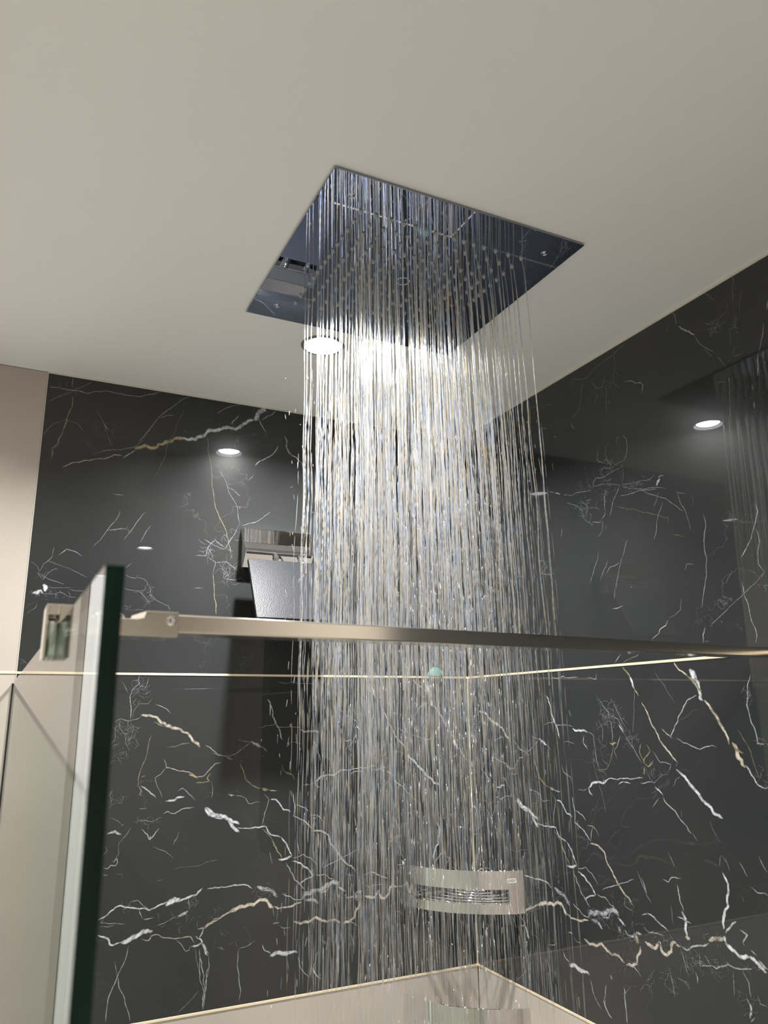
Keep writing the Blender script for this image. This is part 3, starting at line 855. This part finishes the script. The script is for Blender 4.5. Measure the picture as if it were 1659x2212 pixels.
WEBS_RIGHT = [(0.7941, 2.3247, 0.0158, 0.012, 14), (0.8237, 2.3077, 0.0076, 0.0175, 18), (0.8317, 2.3515, 0.0051, 0.0235, 12), (0.7928, 2.3191, 0.0153, 0.0138, 14), (0.5281, 2.33, 0.0363, 0.0165, 12), (0.5203, 2.1629, 0.0194, 0.0126, 18), (0.4473, 2.1016, 0.0187, 0.0195, 20), (0.5026, 2.1107, 0.011, 0.0142, 12), (0.5832, 2.1115, 0.0236, 0.006, 22), (0.5819, 2.1125, 0.039, 0.0075, 20), (0.3271, 2.002, 0.0264, 0.0225, 14), (0.4842, 2.1255, 0.0442, 0.0213, 8), (0.8135, 1.8994, 0.0068, 0.0159, 8)]

# ------------------------------------------------------------------ veins of the marble, laid over the tiles
TONE = {'w': (0.60, 0.62, 0.65), 'c': (0.60, 0.53, 0.44), 'g': (0.42, 0.36, 0.20), 'r': (0.30, 0.16, 0.10)}
rv = random.Random(7)
def parse(txt):
    out = []
    for l in txt.strip().splitlines():
        f = l.split(); q = [int(t)/2000 for t in f[3:]]
        out.append((f[0], float(f[1])/1000, float(f[2]), list(zip(q[::2], q[1::2]))))
    return out
def webs(ws):
    out = []
    for u, z, ru, rz, n in ws:
        for _ in range(int(n*1.2)):
            a = rv.uniform(0, 6.28); r = math.sqrt(rv.random())
            p = [u + math.cos(a)*ru*r, z + math.sin(a)*rz*r]
            d = rv.uniform(0, 6.28); pts = [tuple(p)]
            for _k in range(rv.randint(3, 6)):
                d += rv.uniform(-1.0, 1.0); st = rv.uniform(0.10, 0.30)*min(ru, rz, 0.03)
                p = [p[0]+math.cos(d)*st, p[1]+math.sin(d)*st]; pts.append(tuple(p))
            out.append(('w', rv.uniform(0.0004, 0.0011), rv.uniform(0.08, 0.30), pts))
    return out
def ribbons(lines, seed):
    """vein centre lines (u, z) -> jagged, soft-edged bands with a tone per vertex"""
    R = random.Random(seed); res = []
    for col, wd, al, pts in lines:
        P = [Vector(p) for p in pts]
        step = 0.0022 if wd > 0.002 else 0.0028
        Q = []
        for a, b in zip(P[:-1], P[1:]):
            n = max(1, int((b-a).length/step))
            Q += [a.lerp(b, k/n) for k in range(n)]
        Q.append(P[-1]); N = len(Q)
        if N < 2: continue
        j1 = 0.0; jv = 0.0; wl = wr_ = 1.0; av = 1.0; out = []
        amp = 0.00022 + wd*0.07
        for k, q in enumerate(Q):
            t = (Q[min(k+1, N-1)]-Q[max(k-1, 0)])
            if t.length < 1e-9: t = Vector((1, 0))
            t.normalize(); nrm = Vector((-t.y, t.x))
            jv = jv*0.6 + R.gauss(0, amp); j1 = j1*0.86 + jv
            wl = wl*0.84 + 0.16*R.uniform(-0.1, 2.2); wr_ = wr_*0.84 + 0.16*R.uniform(-0.1, 2.2)
            av = av*0.8 + 0.2*R.uniform(0.5, 1.5)
            e = min(1.0, (k+0.4)/3.0, (N-1-k+0.4)/3.0)
            ff = wd*0.45*(0.3+0.7*e)
            out.append((q + nrm*j1, nrm, max(0.0004, ff*wl), max(0.0004, ff*wr_), min(1, al*1.0*av*(0.4+0.6*e))))
        res.append((TONE[col], out))
    return res
def lay(rib, tile_o, mapper, u0, u1, z0, z1):
    V, F, C = [], [], []
    for li, (rgb, seg) in enumerate(rib):
        h = 0.00012 + 0.0000004*li
        prev = None
        for c, n, wa, wb, a in seg:
            if not (u0 < c.x < u1 and z0 < c.y < z1):
                prev = None; continue
            i = len(V)
            for s, f in ((-wa, 0.0), (-wa*0.5, 1.0), (wb*0.5, 1.0), (wb, 0.0)):
                p = c + n*s
                V.append(mapper(min(max(p.x, u0-0.0006), u1+0.0006), min(max(p.y, z0), z1), h)); C.append((*rgb, a*f))
            if prev is not None:
                F += [(prev+k, prev+k+1, i+k+1, i+k) for k in range(3)]
            prev = i
    me = bpy.data.meshes.new('marble_vein'); me.from_pydata(V, [], F)
    at = me.color_attributes.new('tone', 'FLOAT_COLOR', 'POINT')
    at.data.foreach_set('color', np.array(C, dtype=np.float32).ravel())
    me.materials.append(M_VEIN)
    o = bpy.data.objects.new('marble_vein', me); COL.objects.link(o)
    o.parent = tile_o; tag(o, kind='stuff')
OFF = 0.2245                     # the right wall's lower tile shows the same print, cut elsewhere
low = ribbons(parse(VEINS_LOW) + webs(WEBS_LOW), 1)
def thin(ls): return [(c, w_ if w_ > 0.006 else w_*0.75, a_ if w_ > 0.006 else a_*0.85, p_) for c, w_, a_, p_ in ls]
bkt = ribbons(thin(parse(VEINS_BACK)) + webs(WEBS_BACK), 2)
rgt = ribbons(thin(parse(VEINS_RIGHT)) + webs(WEBS_RIGHT), 3)
on_back = lambda u, z, h: (u-1.0, -h, z)
on_right = lambda off: (lambda u, z, h: (-h, -(u-off), z))
e = 0.0025
lay(low, BLACK[2][0], on_back, XB+1+e, 1-e, 1.2+e, 1.8-e)
lay(low, BLACK[2][1], on_right(OFF), OFF+e, OFF+0.974-e, 1.2+e, 1.8-e)
lay(bkt, BLACK[3][0], on_back, XB+1+e, 1-e, 1.8+e, CEIL-e)
lay(rgt, BLACK[3][1], on_right(0.0), e, 0.974-e, 1.8+e, CEIL-e)

# ------------------------------------------------------------------ recessed ceiling lamps
LL = ['round white ceiling downlight right behind the falling water',
      'round white ceiling downlight over the room in front of the shower, right side',
      'round white ceiling downlight left of the glass screen near the back wall',
      'round white ceiling downlight left of the glass screen near the front wall']
for i, (lx, ly) in enumerate(LAMPS):
    t = tag(empty('ceiling_downlight', (lx, ly, CEIL)), LL[i], 'downlight', 'recessed ceiling downlights')
    b = MB(); b.lathe([(0.0405, 0.001), (0.0405, -0.0015), (0.038, -0.003), (0.034, -0.0025), (0.0325, 0.0), (0.0280, 0.0035), (0.0265, 0.0050)], (lx, ly, CEIL), n=48)
    b.build('rim', M_RIM, t, smooth=True)
    b = MB(); b.lathe([(0.0, 0.0016), (0.013, 0.0020), (0.0268, 0.0036)], (lx, ly, CEIL), n=32)
    b.build('lens', M_LENS, t, smooth=True)
    ld = bpy.data.lights.new('lamp', 'AREA'); ld.shape = 'DISK'; ld.size = 0.048; ld.energy = LAMP_W[i]
    ld.color = LAMP_RGB; ld.spread = math.radians(140)
    lo = bpy.data.objects.new('lamp', ld); COL.objects.link(lo); lo.location = (lx, ly, CEIL+0.006)

# ------------------------------------------------------------------ rain shower head
HX, HY, HS = -0.4683, -0.6028, 0.1985
head = tag(empty('rain_shower_head', (HX, HY, CEIL)), 'large square mirror-polished rain shower head set flush in the ceiling', 'shower head')
box('face_plate', (HX-HS, HY-HS, CEIL-0.0045), (HX+HS, HY+HS, CEIL-0.0020), M_MIRROR, head, bevel=0.0006)
box('backing_frame', (HX-HS+0.006, HY-HS+0.006, CEIL-0.0020), (HX+HS-0.006, HY+HS-0.006, CEIL-0.0001), M_DARK, head)
ZP = CEIL-0.0045
NB = MB(); NB.lathe([(0.0030, 0.0), (0.0028, -0.0010), (0.0022, -0.0034), (0.0016, -0.0040), (0.0, -0.0040)], (0, 0, 0), n=10)
nme = None
off = [0.0, 0.0157, 0.0315, 0.0483, 0.0666, 0.0868, 0.1090, 0.1325]
grid = sorted({-o for o in off} | set(off))
nozzles = [(HX+a, HY+b) for a in grid for b in grid if max(abs(a), abs(b)) > 0.017]
for k, (x, y) in enumerate(nozzles):
    if nme is None:
        o = NB.build('nozzle', M_RUBBER, head, smooth=True); nme = o.data
    else:
        o = bpy.data.objects.new('nozzle', nme); COL.objects.link(o); o.parent = head
        o.matrix_parent_inverse = Matrix.Translation(-Vector(head.location))
    o.location = (x, y, ZP)
for sx in (-1, 1):
    for sy in (-1, 1):
        b = MB(); b.lathe([(0.0040, 0.0), (0.0040, -0.0006), (0.0052, -0.0006), (0.0052, 0.0)], (HX+sx*0.157, HY+sy*0.157, ZP), n=24)
        b.lathe([(0.0018, 0.0), (0.0018, -0.0008), (0.0, -0.0008)], (HX+sx*0.157, HY+sy*0.157, ZP), n=16)
        b.build('fixing_ring', M_CHROME, head, smooth=True)
b = MB(); b.lathe([(0.0098, 0.0), (0.0098, -0.0005), (0.0108, -0.0005), (0.0108, 0.0)], (HX, HY, ZP), n=40)
b.build('centre_ring', M_WHITE, head)
b = MB(); b.lathe([(0.0032, 0.0), (0.0030, -0.0008), (0.0, -0.0008)], (HX, HY, ZP), n=16)
b.build('hole_shade_disc', M_DARK, head)  # raised dark disc, its colour stands in for the shade of a hole

# ------------------------------------------------------------------ falling water
wr = random.Random(21)
fall = tag(empty('falling_water', (HX, HY, 0.0)), 'curtain of thin water streams falling from the ceiling shower head', 'water')
def spindle(V, F, x, y, zt, zb, r, n=5, rings=5):
    base = len(V)
    V.append((x(zt), y(zt), zt))
    for i in range(rings):
        f = (i+0.7)/(rings+0.4); z = zt + (zb-zt)*f; rr = r*math.sin(math.pi*min(1, f*0.9+0.08))**0.6
        for k in range(n):
            a = 2*math.pi*k/n; V.append((x(z)+rr*math.cos(a), y(z)+rr*math.sin(a), z))
    V.append((x(zb), y(zb), zb)); last = len(V)-1
    for k in range(n):
        F.append((base, base+1+k, base+1+(k+1) % n))
        F.append((last, last-n+(k+1) % n, last-n+k))
    for i in range(rings-1):
        for k in range(n):
            F.append((base+1+i*n+k, base+1+(i+1)*n+k, base+1+(i+1)*n+(k+1) % n, base+1+i*n+(k+1) % n))
def mesh_obj(name, V, F, m, parent):
    me = bpy.data.meshes.new(name); me.from_pydata(V, [], F); me.materials.append(m)
    me.polygons.foreach_set('use_smooth', [True]*len(me.polygons)); me.update()
    o = bpy.data.objects.new(name, me); COL.objects.link(o); o.parent = parent
    if parent is not None: o.matrix_parent_inverse = Matrix.Translation(-Vector(parent.location))
    return o
for (nx, ny) in [q for q in nozzles if q[1] < HY+0.100]:   # the two rows next to the lamp stay dry
    V, F = [], []
    drift = wr.gauss(0.0, 0.006) + 0.030*max(0.0, (nx-HX)/0.13)
    dy = wr.gauss(0.0, 0.007)
    ph = wr.uniform(0, 6.28); wob = wr.uniform(0.0003, 0.0012)
    x = lambda z, nx=nx, d=drift, ph=ph, w=wob: nx + d*math.sqrt(max(0, ZP-z)) + w*math.sin(z*37+ph)*min(1, (ZP-z)*3)
    y = lambda z, ny=ny, d=dy, ph=ph, w=wob: ny + d*math.sqrt(max(0, ZP-z)) + w*math.sin(z*31+ph*2)*min(1, (ZP-z)*3)
    # unbroken upper part, beading more and more
    L = wr.uniform(0.40, 0.68); n = 5; z = ZP-0.0035; rr = wr.uniform(0.00060, 0.00100)
    p1 = wr.uniform(0, 6.28); i0 = 0; bead = wr.uniform(0.08, 0.25); fq = wr.uniform(300, 620)
    zs = []
    while z > ZP-L: zs.append(z); z -= 0.0042
    for i, z in enumerate(zs):
        d = (ZP-z)
        r = rr*(1 - 0.42*min(1, d/0.7))*(1 + (bead+1.1*min(1, d/L)**2*0.5)*math.sin(d*fq+p1)*min(1, d*12))
        r = max(0.0002, r*wr.uniform(0.85, 1.15))
        for k in range(n):
            a = 2*math.pi*k/n; V.append((x(z)+r*math.cos(a), y(z)+r*math.sin(a), z))
        if i:
            for k in range(n):
                F.append(((i-1)*n+k, i*n+k, i*n+(k+1) % n, (i-1)*n+(k+1) % n))
    # broken into long drops
    z = zs[-1]
    while z > 0.05:
        d = ZP-z
        ln = wr.uniform(0.025, 0.075)*(1.0+0.6*d); r = wr.uniform(0.00034, 0.00066)*(1-0.78*min(1, d/0.95))
        spindle(V, F, x, y, z, max(0.02, z-ln), r, rings=4)
        z -= ln*wr.uniform(0.85, 1.25) + wr.uniform(0.0, 0.05)*d
        if z < 1.0: z -= 0.02
    # thinner threads split off the jet on its way down
    for q in range(4):
        ox, oy = wr.gauss(0, 0.006), wr.gauss(0, 0.006); z = ZP-wr.uniform(0.15, 0.35)
        x2 = lambda z, ox=ox: x(z) + ox*min(1, (ZP-z)*2.2); y2 = lambda z, oy=oy: y(z) + oy*min(1, (ZP-z)*2.2)
        while z > 1.72 - 0.15*q:
            d = ZP-z; ln = wr.uniform(0.020, 0.080)*(0.7+0.6*d)
            spindle(V, F, x2, y2, z, z-ln, wr.uniform(0.00026, 0.00050)*(1-0.5*min(1, d/0.9)), n=4, rings=3)
            z -= ln + wr.uniform(0.0, 0.05)*d
    mesh_obj('water_stream', V, F, M_WATER, fall)
V, F = [], []                     # stray drops thrown off between and around the streams
for _ in range(1500):
    a = wr.random()
    if a < 0.10:
        px = HX - 0.132 - abs(wr.gauss(0, 0.018)); py = HY + wr.uniform(-0.13, 0.15)
    else:
        px = HX + wr.uniform(-0.145, 0.175); py = HY + wr.uniform(-0.145, 0.145)
    z = ZP - (0.10 + 1.3*wr.random()**0.8); ln = wr.uniform(0.002, 0.014)*(0.6+ZP-z)
    tl = wr.gauss(0, 0.12)
    spindle(V, F, lambda q, px=px, z=z, tl=tl: px+(q-z)*tl, lambda q, py=py: py, z, z-ln, wr.uniform(0.0002, 0.0005), n=4, rings=3)
o = mesh_obj('stray_drops', V, F, M_WATER, fall); tag(o, kind='stuff')

# ------------------------------------------------------------------ waterfall outlet on the back wall
sp = tag(empty('waterfall_spout', (-0.477, 0, 2.062)), 'square chrome waterfall outlet with tilted plate mounted on the black back wall', 'spout')
b = MB(); b.prism([(-0.0002, 2.1055), (-0.0250, 2.1045), (-0.0268, 2.1020), (-0.0250, 2.0710), (-0.0470, 2.0510), (-0.0470, 2.0490), (-0.0240, 2.0185), (-0.0002, 2.0185)], -0.5514, -0.4030)
b.build('wall_body', M_CHROME, sp, bevel=0.0012)
def flap_pt(x, s, t):            # s down the plate, t out of its front face
    y = -0.0600 - 0.0735*s; z = 2.0305 - 0.1280*s
    return Vector((x, y - 0.867*t, z + 0.498*t))
b = MB(); xs = (-0.5505, -0.4000); T = 0.0085
vs = [flap_pt(x, s, t) for x in xs for s in (0, 1) for t in (0, -T)]
b.add(vs, [(0, 2, 6, 4), (1, 5, 7, 3), (0, 4, 5, 1), (2, 3, 7, 6), (0, 1, 3, 2), (4, 6, 7, 5)])
b.build('flap', M_WET, sp, bevel=0.0010)
b = MB(); b.lathe([(0.0, 0.0), (0.0105, 0.0), (0.0110, 0.003), (0.0105, 0.010), (0.0085, 0.012), (0.0085, 0.026), (0.0, 0.026)], (-0.4805, -0.0335, 2.0350), (0, -0.80, -0.35), 18)
b.build('hinge_knob', M_CHROME, sp, smooth=True)
b = MB(); b.lathe([(0.0, 0.0), (0.0065, 0.0), (0.0065, 0.024), (0.0, 0.024)], (-0.4280, -0.0335, 2.0350), (0, -0.80, -0.35), 14)
b.build('hinge_pin', M_CHROME, sp, smooth=True)

# ------------------------------------------------------------------ glass screen
GT = 0.0076; GZ = 1.782
def gx(y): return -0.9588 - 0.01107*y     # left face, leaning a little off square
scr = tag(empty('glass_screen', (-0.9588, 0, 0)), 'frameless clear glass shower screen with dark green polished edge', 'glass screen')
ya, yb = -0.0008, -1.2470
A = [(gx(ya), ya), (gx(yb), yb), (gx(yb)+GT, yb), (gx(ya)+GT, ya)]
b = MB(); b.add([(x, y, z) for z in (0.012, GZ) for x, y in A], [(0, 1, 5, 4), (2, 3, 7, 6)])
b.build('pane', M_GLASS, scr)
b = MB()
b.add([(x, y, z) for z in (0.012, GZ) for x, y in A], [(1, 2, 6, 5), (4, 5, 6, 7), (3, 2, 1, 0)])
b.build('polished_edge', M_GEDGE, scr)
b = MB(); b.box((gx(0)-0.0015, -0.0022, 0.012), (gx(0)+GT+0.0015, -0.0002, GZ-0.001)); b.build('wall_seal', M_DARK, scr)
b = MB(); b.box((gx(0)-0.004, yb, 0.0005), (gx(yb)+GT+0.004, ya, 0.0115)); b.build('floor_channel', M_ALU, scr, bevel=0.001)

# ------------------------------------------------------------------ support bar
S = Vector((-0.864, -0.981, 1.7895)); E = Vector((0.0, -0.830, 1.7985))
d = (E-S).normalized(); side = Vector((d.y, -d.x, 0)).normalized(); up = side.cross(d)
if up.z < 0: up = -up
if side.y > 0: side = -side
def fr(a, s, u): return S + d*a + side*s + up*u    # along, towards the room, up
def fbox(b, a0, a1, s0, s1, u0, u1):
    vs = [fr(a, s, u) for u in (u0, u1) for a, s in ((a0, s0), (a1, s0), (a1, s1), (a0, s1))]
    b.add(vs, [(0,3,2,1),(4,5,6,7),(0,1,5,4),(1,2,6,5),(2,3,7,6),(3,0,4,7)])
bar = tag(empty('support_bar', tuple(S)), 'flat satin metal support bar from the glass screen to the right wall', 'support bar')
Lb = (E-S).length
b = MB(); fbox(b, -0.02, Lb-0.001, -0.030, 0.0, -0.0068, 0.0068); b.build('bar', M_ALU, bar, bevel=0.0012)
b = MB()                          # clamp block, stepped at its glass end
prof = [(-0.0720, -0.0105), (0.0, -0.0105), (0.0005, -0.0100), (0.0005, 0.0075), (0.0, 0.0080), (-0.0240, 0.0080), (-0.0255, 0.0030), (-0.0310, 0.0018), (-0.0720, 0.0012)]
vs = [fr(a, s, u) for s in (0.0022, -0.0320) for a, u in prof]; n = len(prof)
b.add(vs, [tuple(range(n)), tuple(range(2*n-1, n-1, -1))] + [(i, n+i, n+(i+1) % n, (i+1) % n) for i in range(n)])
b.build('clamp_block', M_ALU, bar, bevel=0.0010)
b = MB(); b.lathe([(0.0, 0.0), (0.0036, 0.0), (0.0036, 0.0012), (0.0026, 0.0018), (0.0016, 0.0016), (0.0, 0.0006)], fr(-0.0055, 0.0022, 0.0015), side, 18)
b.build('screw_head', M_CHROME, bar, smooth=True)
b = MB(); b.lathe([(0.0, 0.0), (0.0110, 0.0), (0.0112, 0.0030), (0.0095, 0.0048), (0.0050, 0.0056), (0.0, 0.0058)], fr(-0.0480, -0.009, 0.0012), up, 24)
b.build('clamp_cap', M_CHROME, bar, smooth=True)
# jaw on the outer face of the glass, open below with a soft pad inside
jy = -1.000; gl = gx(jy)
b = MB()
b.box((gl-0.0082, jy-0.018, 1.7600), (gl-0.0068, jy+0.018, 1.7952))
b.box((gl-0.0068, jy-0.018, 1.7880), (gl-0.0001, jy+0.018, 1.7952))
b.box((gl-0.0068, jy+0.010, 1.7600), (gl-0.0001, jy+0.018, 1.7880))
b.box((gl-0.0001, jy-0.018, GZ+0.0005), (gl+GT+0.012, jy+0.018, 1.7952))
b.build('clamp_jaw', M_ALU, bar, bevel=0.0006)
b = MB(); b.box((gl-0.0064, jy-0.014, 1.7600), (gl-0.0003, jy+0.0095, 1.7855)); b.build('clamp_pad', M_PAD, bar, bevel=0.0025)

# ------------------------------------------------------------------ corner baskets
def basket(ztop, label, badge):
    t = tag(empty('corner_basket', (-0.09, -0.09, ztop-0.079)), label, 'shower basket', 'chrome corner baskets')
    N = 64; A0, B0, Mid = Vector((-0.1802, -0.0003)), Vector((-0.0003, -0.1830)), Vector((-0.1170, -0.1170))
    # circle through the three points
    ax, ay, bx_, by, cx, cy = *A0, *Mid, *B0
    D = 2*(ax*(by-cy)+bx_*(cy-ay)+cx*(ay-by))
    ux = ((ax*ax+ay*ay)*(by-cy)+(bx_*bx_+by*by)*(cy-ay)+(cx*cx+cy*cy)*(ay-by))/D
    uy = ((ax*ax+ay*ay)*(cx-bx_)+(bx_*bx_+by*by)*(ax-cx)+(cx*cx+cy*cy)*(bx_-ax))/D
    C = Vector((ux, uy)); R = (A0-C).length
    a0 = math.atan2(A0.y-C.y, A0.x-C.x); a1 = math.atan2(B0.y-C.y, B0.x-C.x)
    if a0 < 0: a0 += 2*math.pi
    if a1 < 0: a1 += 2*math.pi
    def P(t_, r=R): a = a0+(a1-a0)*t_; return (C.x+r*math.cos(a), C.y+r*math.sin(a))
    zs = [ztop-0.079, ztop-0.0610, ztop-0.0345, ztop]
    ts = [0.0, 0.115] + [0.115+0.77*i/44 for i in range(1, 45)] + [0.94, 1.0]
    ts = [0.0, 0.04, 0.08] + [0.115+0.77*i/44 for i in range(0, 45)] + [0.92, 0.96, 1.0]
    b = MB(); th = 0.0022; idx = {}
    for i, t_ in enumerate(ts):
        for j, z in enumerate(zs):
            idx[i, j, 0] = len(b.v); b.v.append((*P(t_), z)); idx[i, j, 1] = len(b.v); b.v.append((*P(t_, R-th), z))
    def solid(i, j): return 0 <= i < len(ts)-1 and 0 <= j < 3 and not (j == 1 and 0.114 < ts[i] < 0.884)
    for i in range(len(ts)-1):
        for j in range(3):
            if not solid(i, j): continue
            o0, o1, o2, o3 = idx[i, j, 0], idx[i+1, j, 0], idx[i+1, j+1, 0], idx[i, j+1, 0]
            n0, n1, n2, n3 = idx[i, j, 1], idx[i+1, j, 1], idx[i+1, j+1, 1], idx[i, j+1, 1]
            b.f += [(o0, o1, o2, o3), (n3, n2, n1, n0)]
            if not solid(i, j-1): b.f.append((o1, o0, n0, n1))
            if not solid(i, j+1): b.f.append((o3, o2, n2, n3))
            if not solid(i-1, j): b.f.append((o0, o3, n3, n0))
            if not solid(i+1, j): b.f.append((o2, o1, n1, n2))
    band = b.build('front_band', M_CHROME, t, smooth=True)
    es = band.modifiers.new('edge', 'EDGE_SPLIT'); es.split_angle = math.radians(40)
    zr = ztop-0.0625
    for k in (0.22, 0.36, 0.50, 0.64, 0.78, 0.91):
        b = MB()
        pts = []
        for i in range(17):
            x, y = P(i/16); pts.append((min(x*k, -0.003), min(y*k, -0.003), zr))
        b.tube(pts, 0.0017, 8); b.build('rod', M_CHROME, t, smooth=True)
    for tt in (0.30, 0.5, 0.70):
        x, y = P(tt, R-0.002); b = MB(); b.tube([(-0.006, -0.006, zr-0.0028), (x, y, zr-0.0028)], 0.0019, 8); b.build('cross_rod', M_CHROME, t, smooth=True)
    b = MB(); b.box((-0.176, -0.0030, zr-0.004), (-0.004, -0.0002, zr+0.002)); b.box((-0.0030, -0.179, zr-0.004), (-0.0002, -0.004, zr+0.002))
    b.build('wall_rail', M_CHROME, t)
    if badge:
        def Q(t_, z, o=0.0004): x, y = P(t_, R+o); return (x, y, z)
        b = MB(); zc = ztop-0.0185; h = 0.0035; t0, t1 = 0.875, 0.945
        loop = [Q(t0+0.006, zc+h), Q(t1-0.006, zc+h), Q(t1, zc+h*0.5), Q(t1, zc-h*0.5), Q(t1-0.006, zc-h), Q(t0+0.006, zc-h), Q(t0, zc-h*0.5), Q(t0, zc+h*0.5), Q(t0+0.006, zc+h)]
        b.tube(loop, 0.00032, 5)
        b.tube([Q(0.887, zc-h*0.6), Q(0.887, zc+h*0.6)], 0.0003, 5)
        b.tube([Q(0.896, zc-h*0.6), Q(0.896, zc+h*0.6), Q(0.908, zc+h*0.6), Q(0.908, zc-h*0.6), Q(0.896, zc-h*0.6)], 0.0003, 5)
        b.tube([Q(0.918, zc-h*0.6), Q(0.918, zc+h*0.6)], 0.0003, 5)
        b.tube([Q(0.933+0.006*math.cos(a), zc+h*0.65*math.sin(a)) for a in [i*math.pi/6 for i in range(13)]], 0.0003, 5)
        b.build('maker_badge', M_WHITE, t)
    # drops clinging to the upper edges
    rd = random.Random(int(ztop*1000)); b = MB()
    for _ in range(16):
        tt = rd.uniform(0.06, 0.95); zz = ztop if rd.random() < 0.55 else ztop-0.0610
        x, y = P(tt, R-0.001); r = rd.uniform(0.0008, 0.0016)
        b.lathe([(0.0, -r), (r*0.7, -r*0.7), (r, 0), (r*0.7, r*0.7), (0.0, r)], (x, y, zz), n=8)
    dr_ = b.build('clinging_drops', M_DROP, t, smooth=True); tag(dr_, kind='stuff')
M_DROP = mat('bright_drop', (0.9, 0.92, 0.95), 0.05, 0.0, spec=1.0)
basket(1.415, 'chrome corner shower basket with curved slotted front on the black marble tiles', True)
basket(1.1705, 'chrome corner shower basket on the beige tiles below the gold trim', False)

# small turquoise half dome, nature unknown, on the trim behind the water
b = MB(); vs = []; fs = []; pr = [(0.0205, 0.0), (0.0200, 0.0020), (0.0165, 0.0050), (0.0110, 0.0080), (0.0050, 0.0096), (0.0, 0.0100)]
for r, h in pr:
    for k in range(17):
        a = math.pi*k/16; vs.append((-0.0855+r*math.cos(a), -0.0003-h, 1.8026+r*math.sin(a)))
fs = [(i*17+k, i*17+k+1, (i+1)*17+k+1, (i+1)*17+k) for i in range(5) for k in range(16)]
fs.append(tuple([i*17 for i in range(6)] + [i*17+16 for i in range(4, -1, -1)]))
b.add(vs, fs)
o = b.build('turquoise_half_dome', M_TEAL, smooth=True); tag(o, 'small turquoise half dome on the back wall just above the gold trim', 'suction cup')
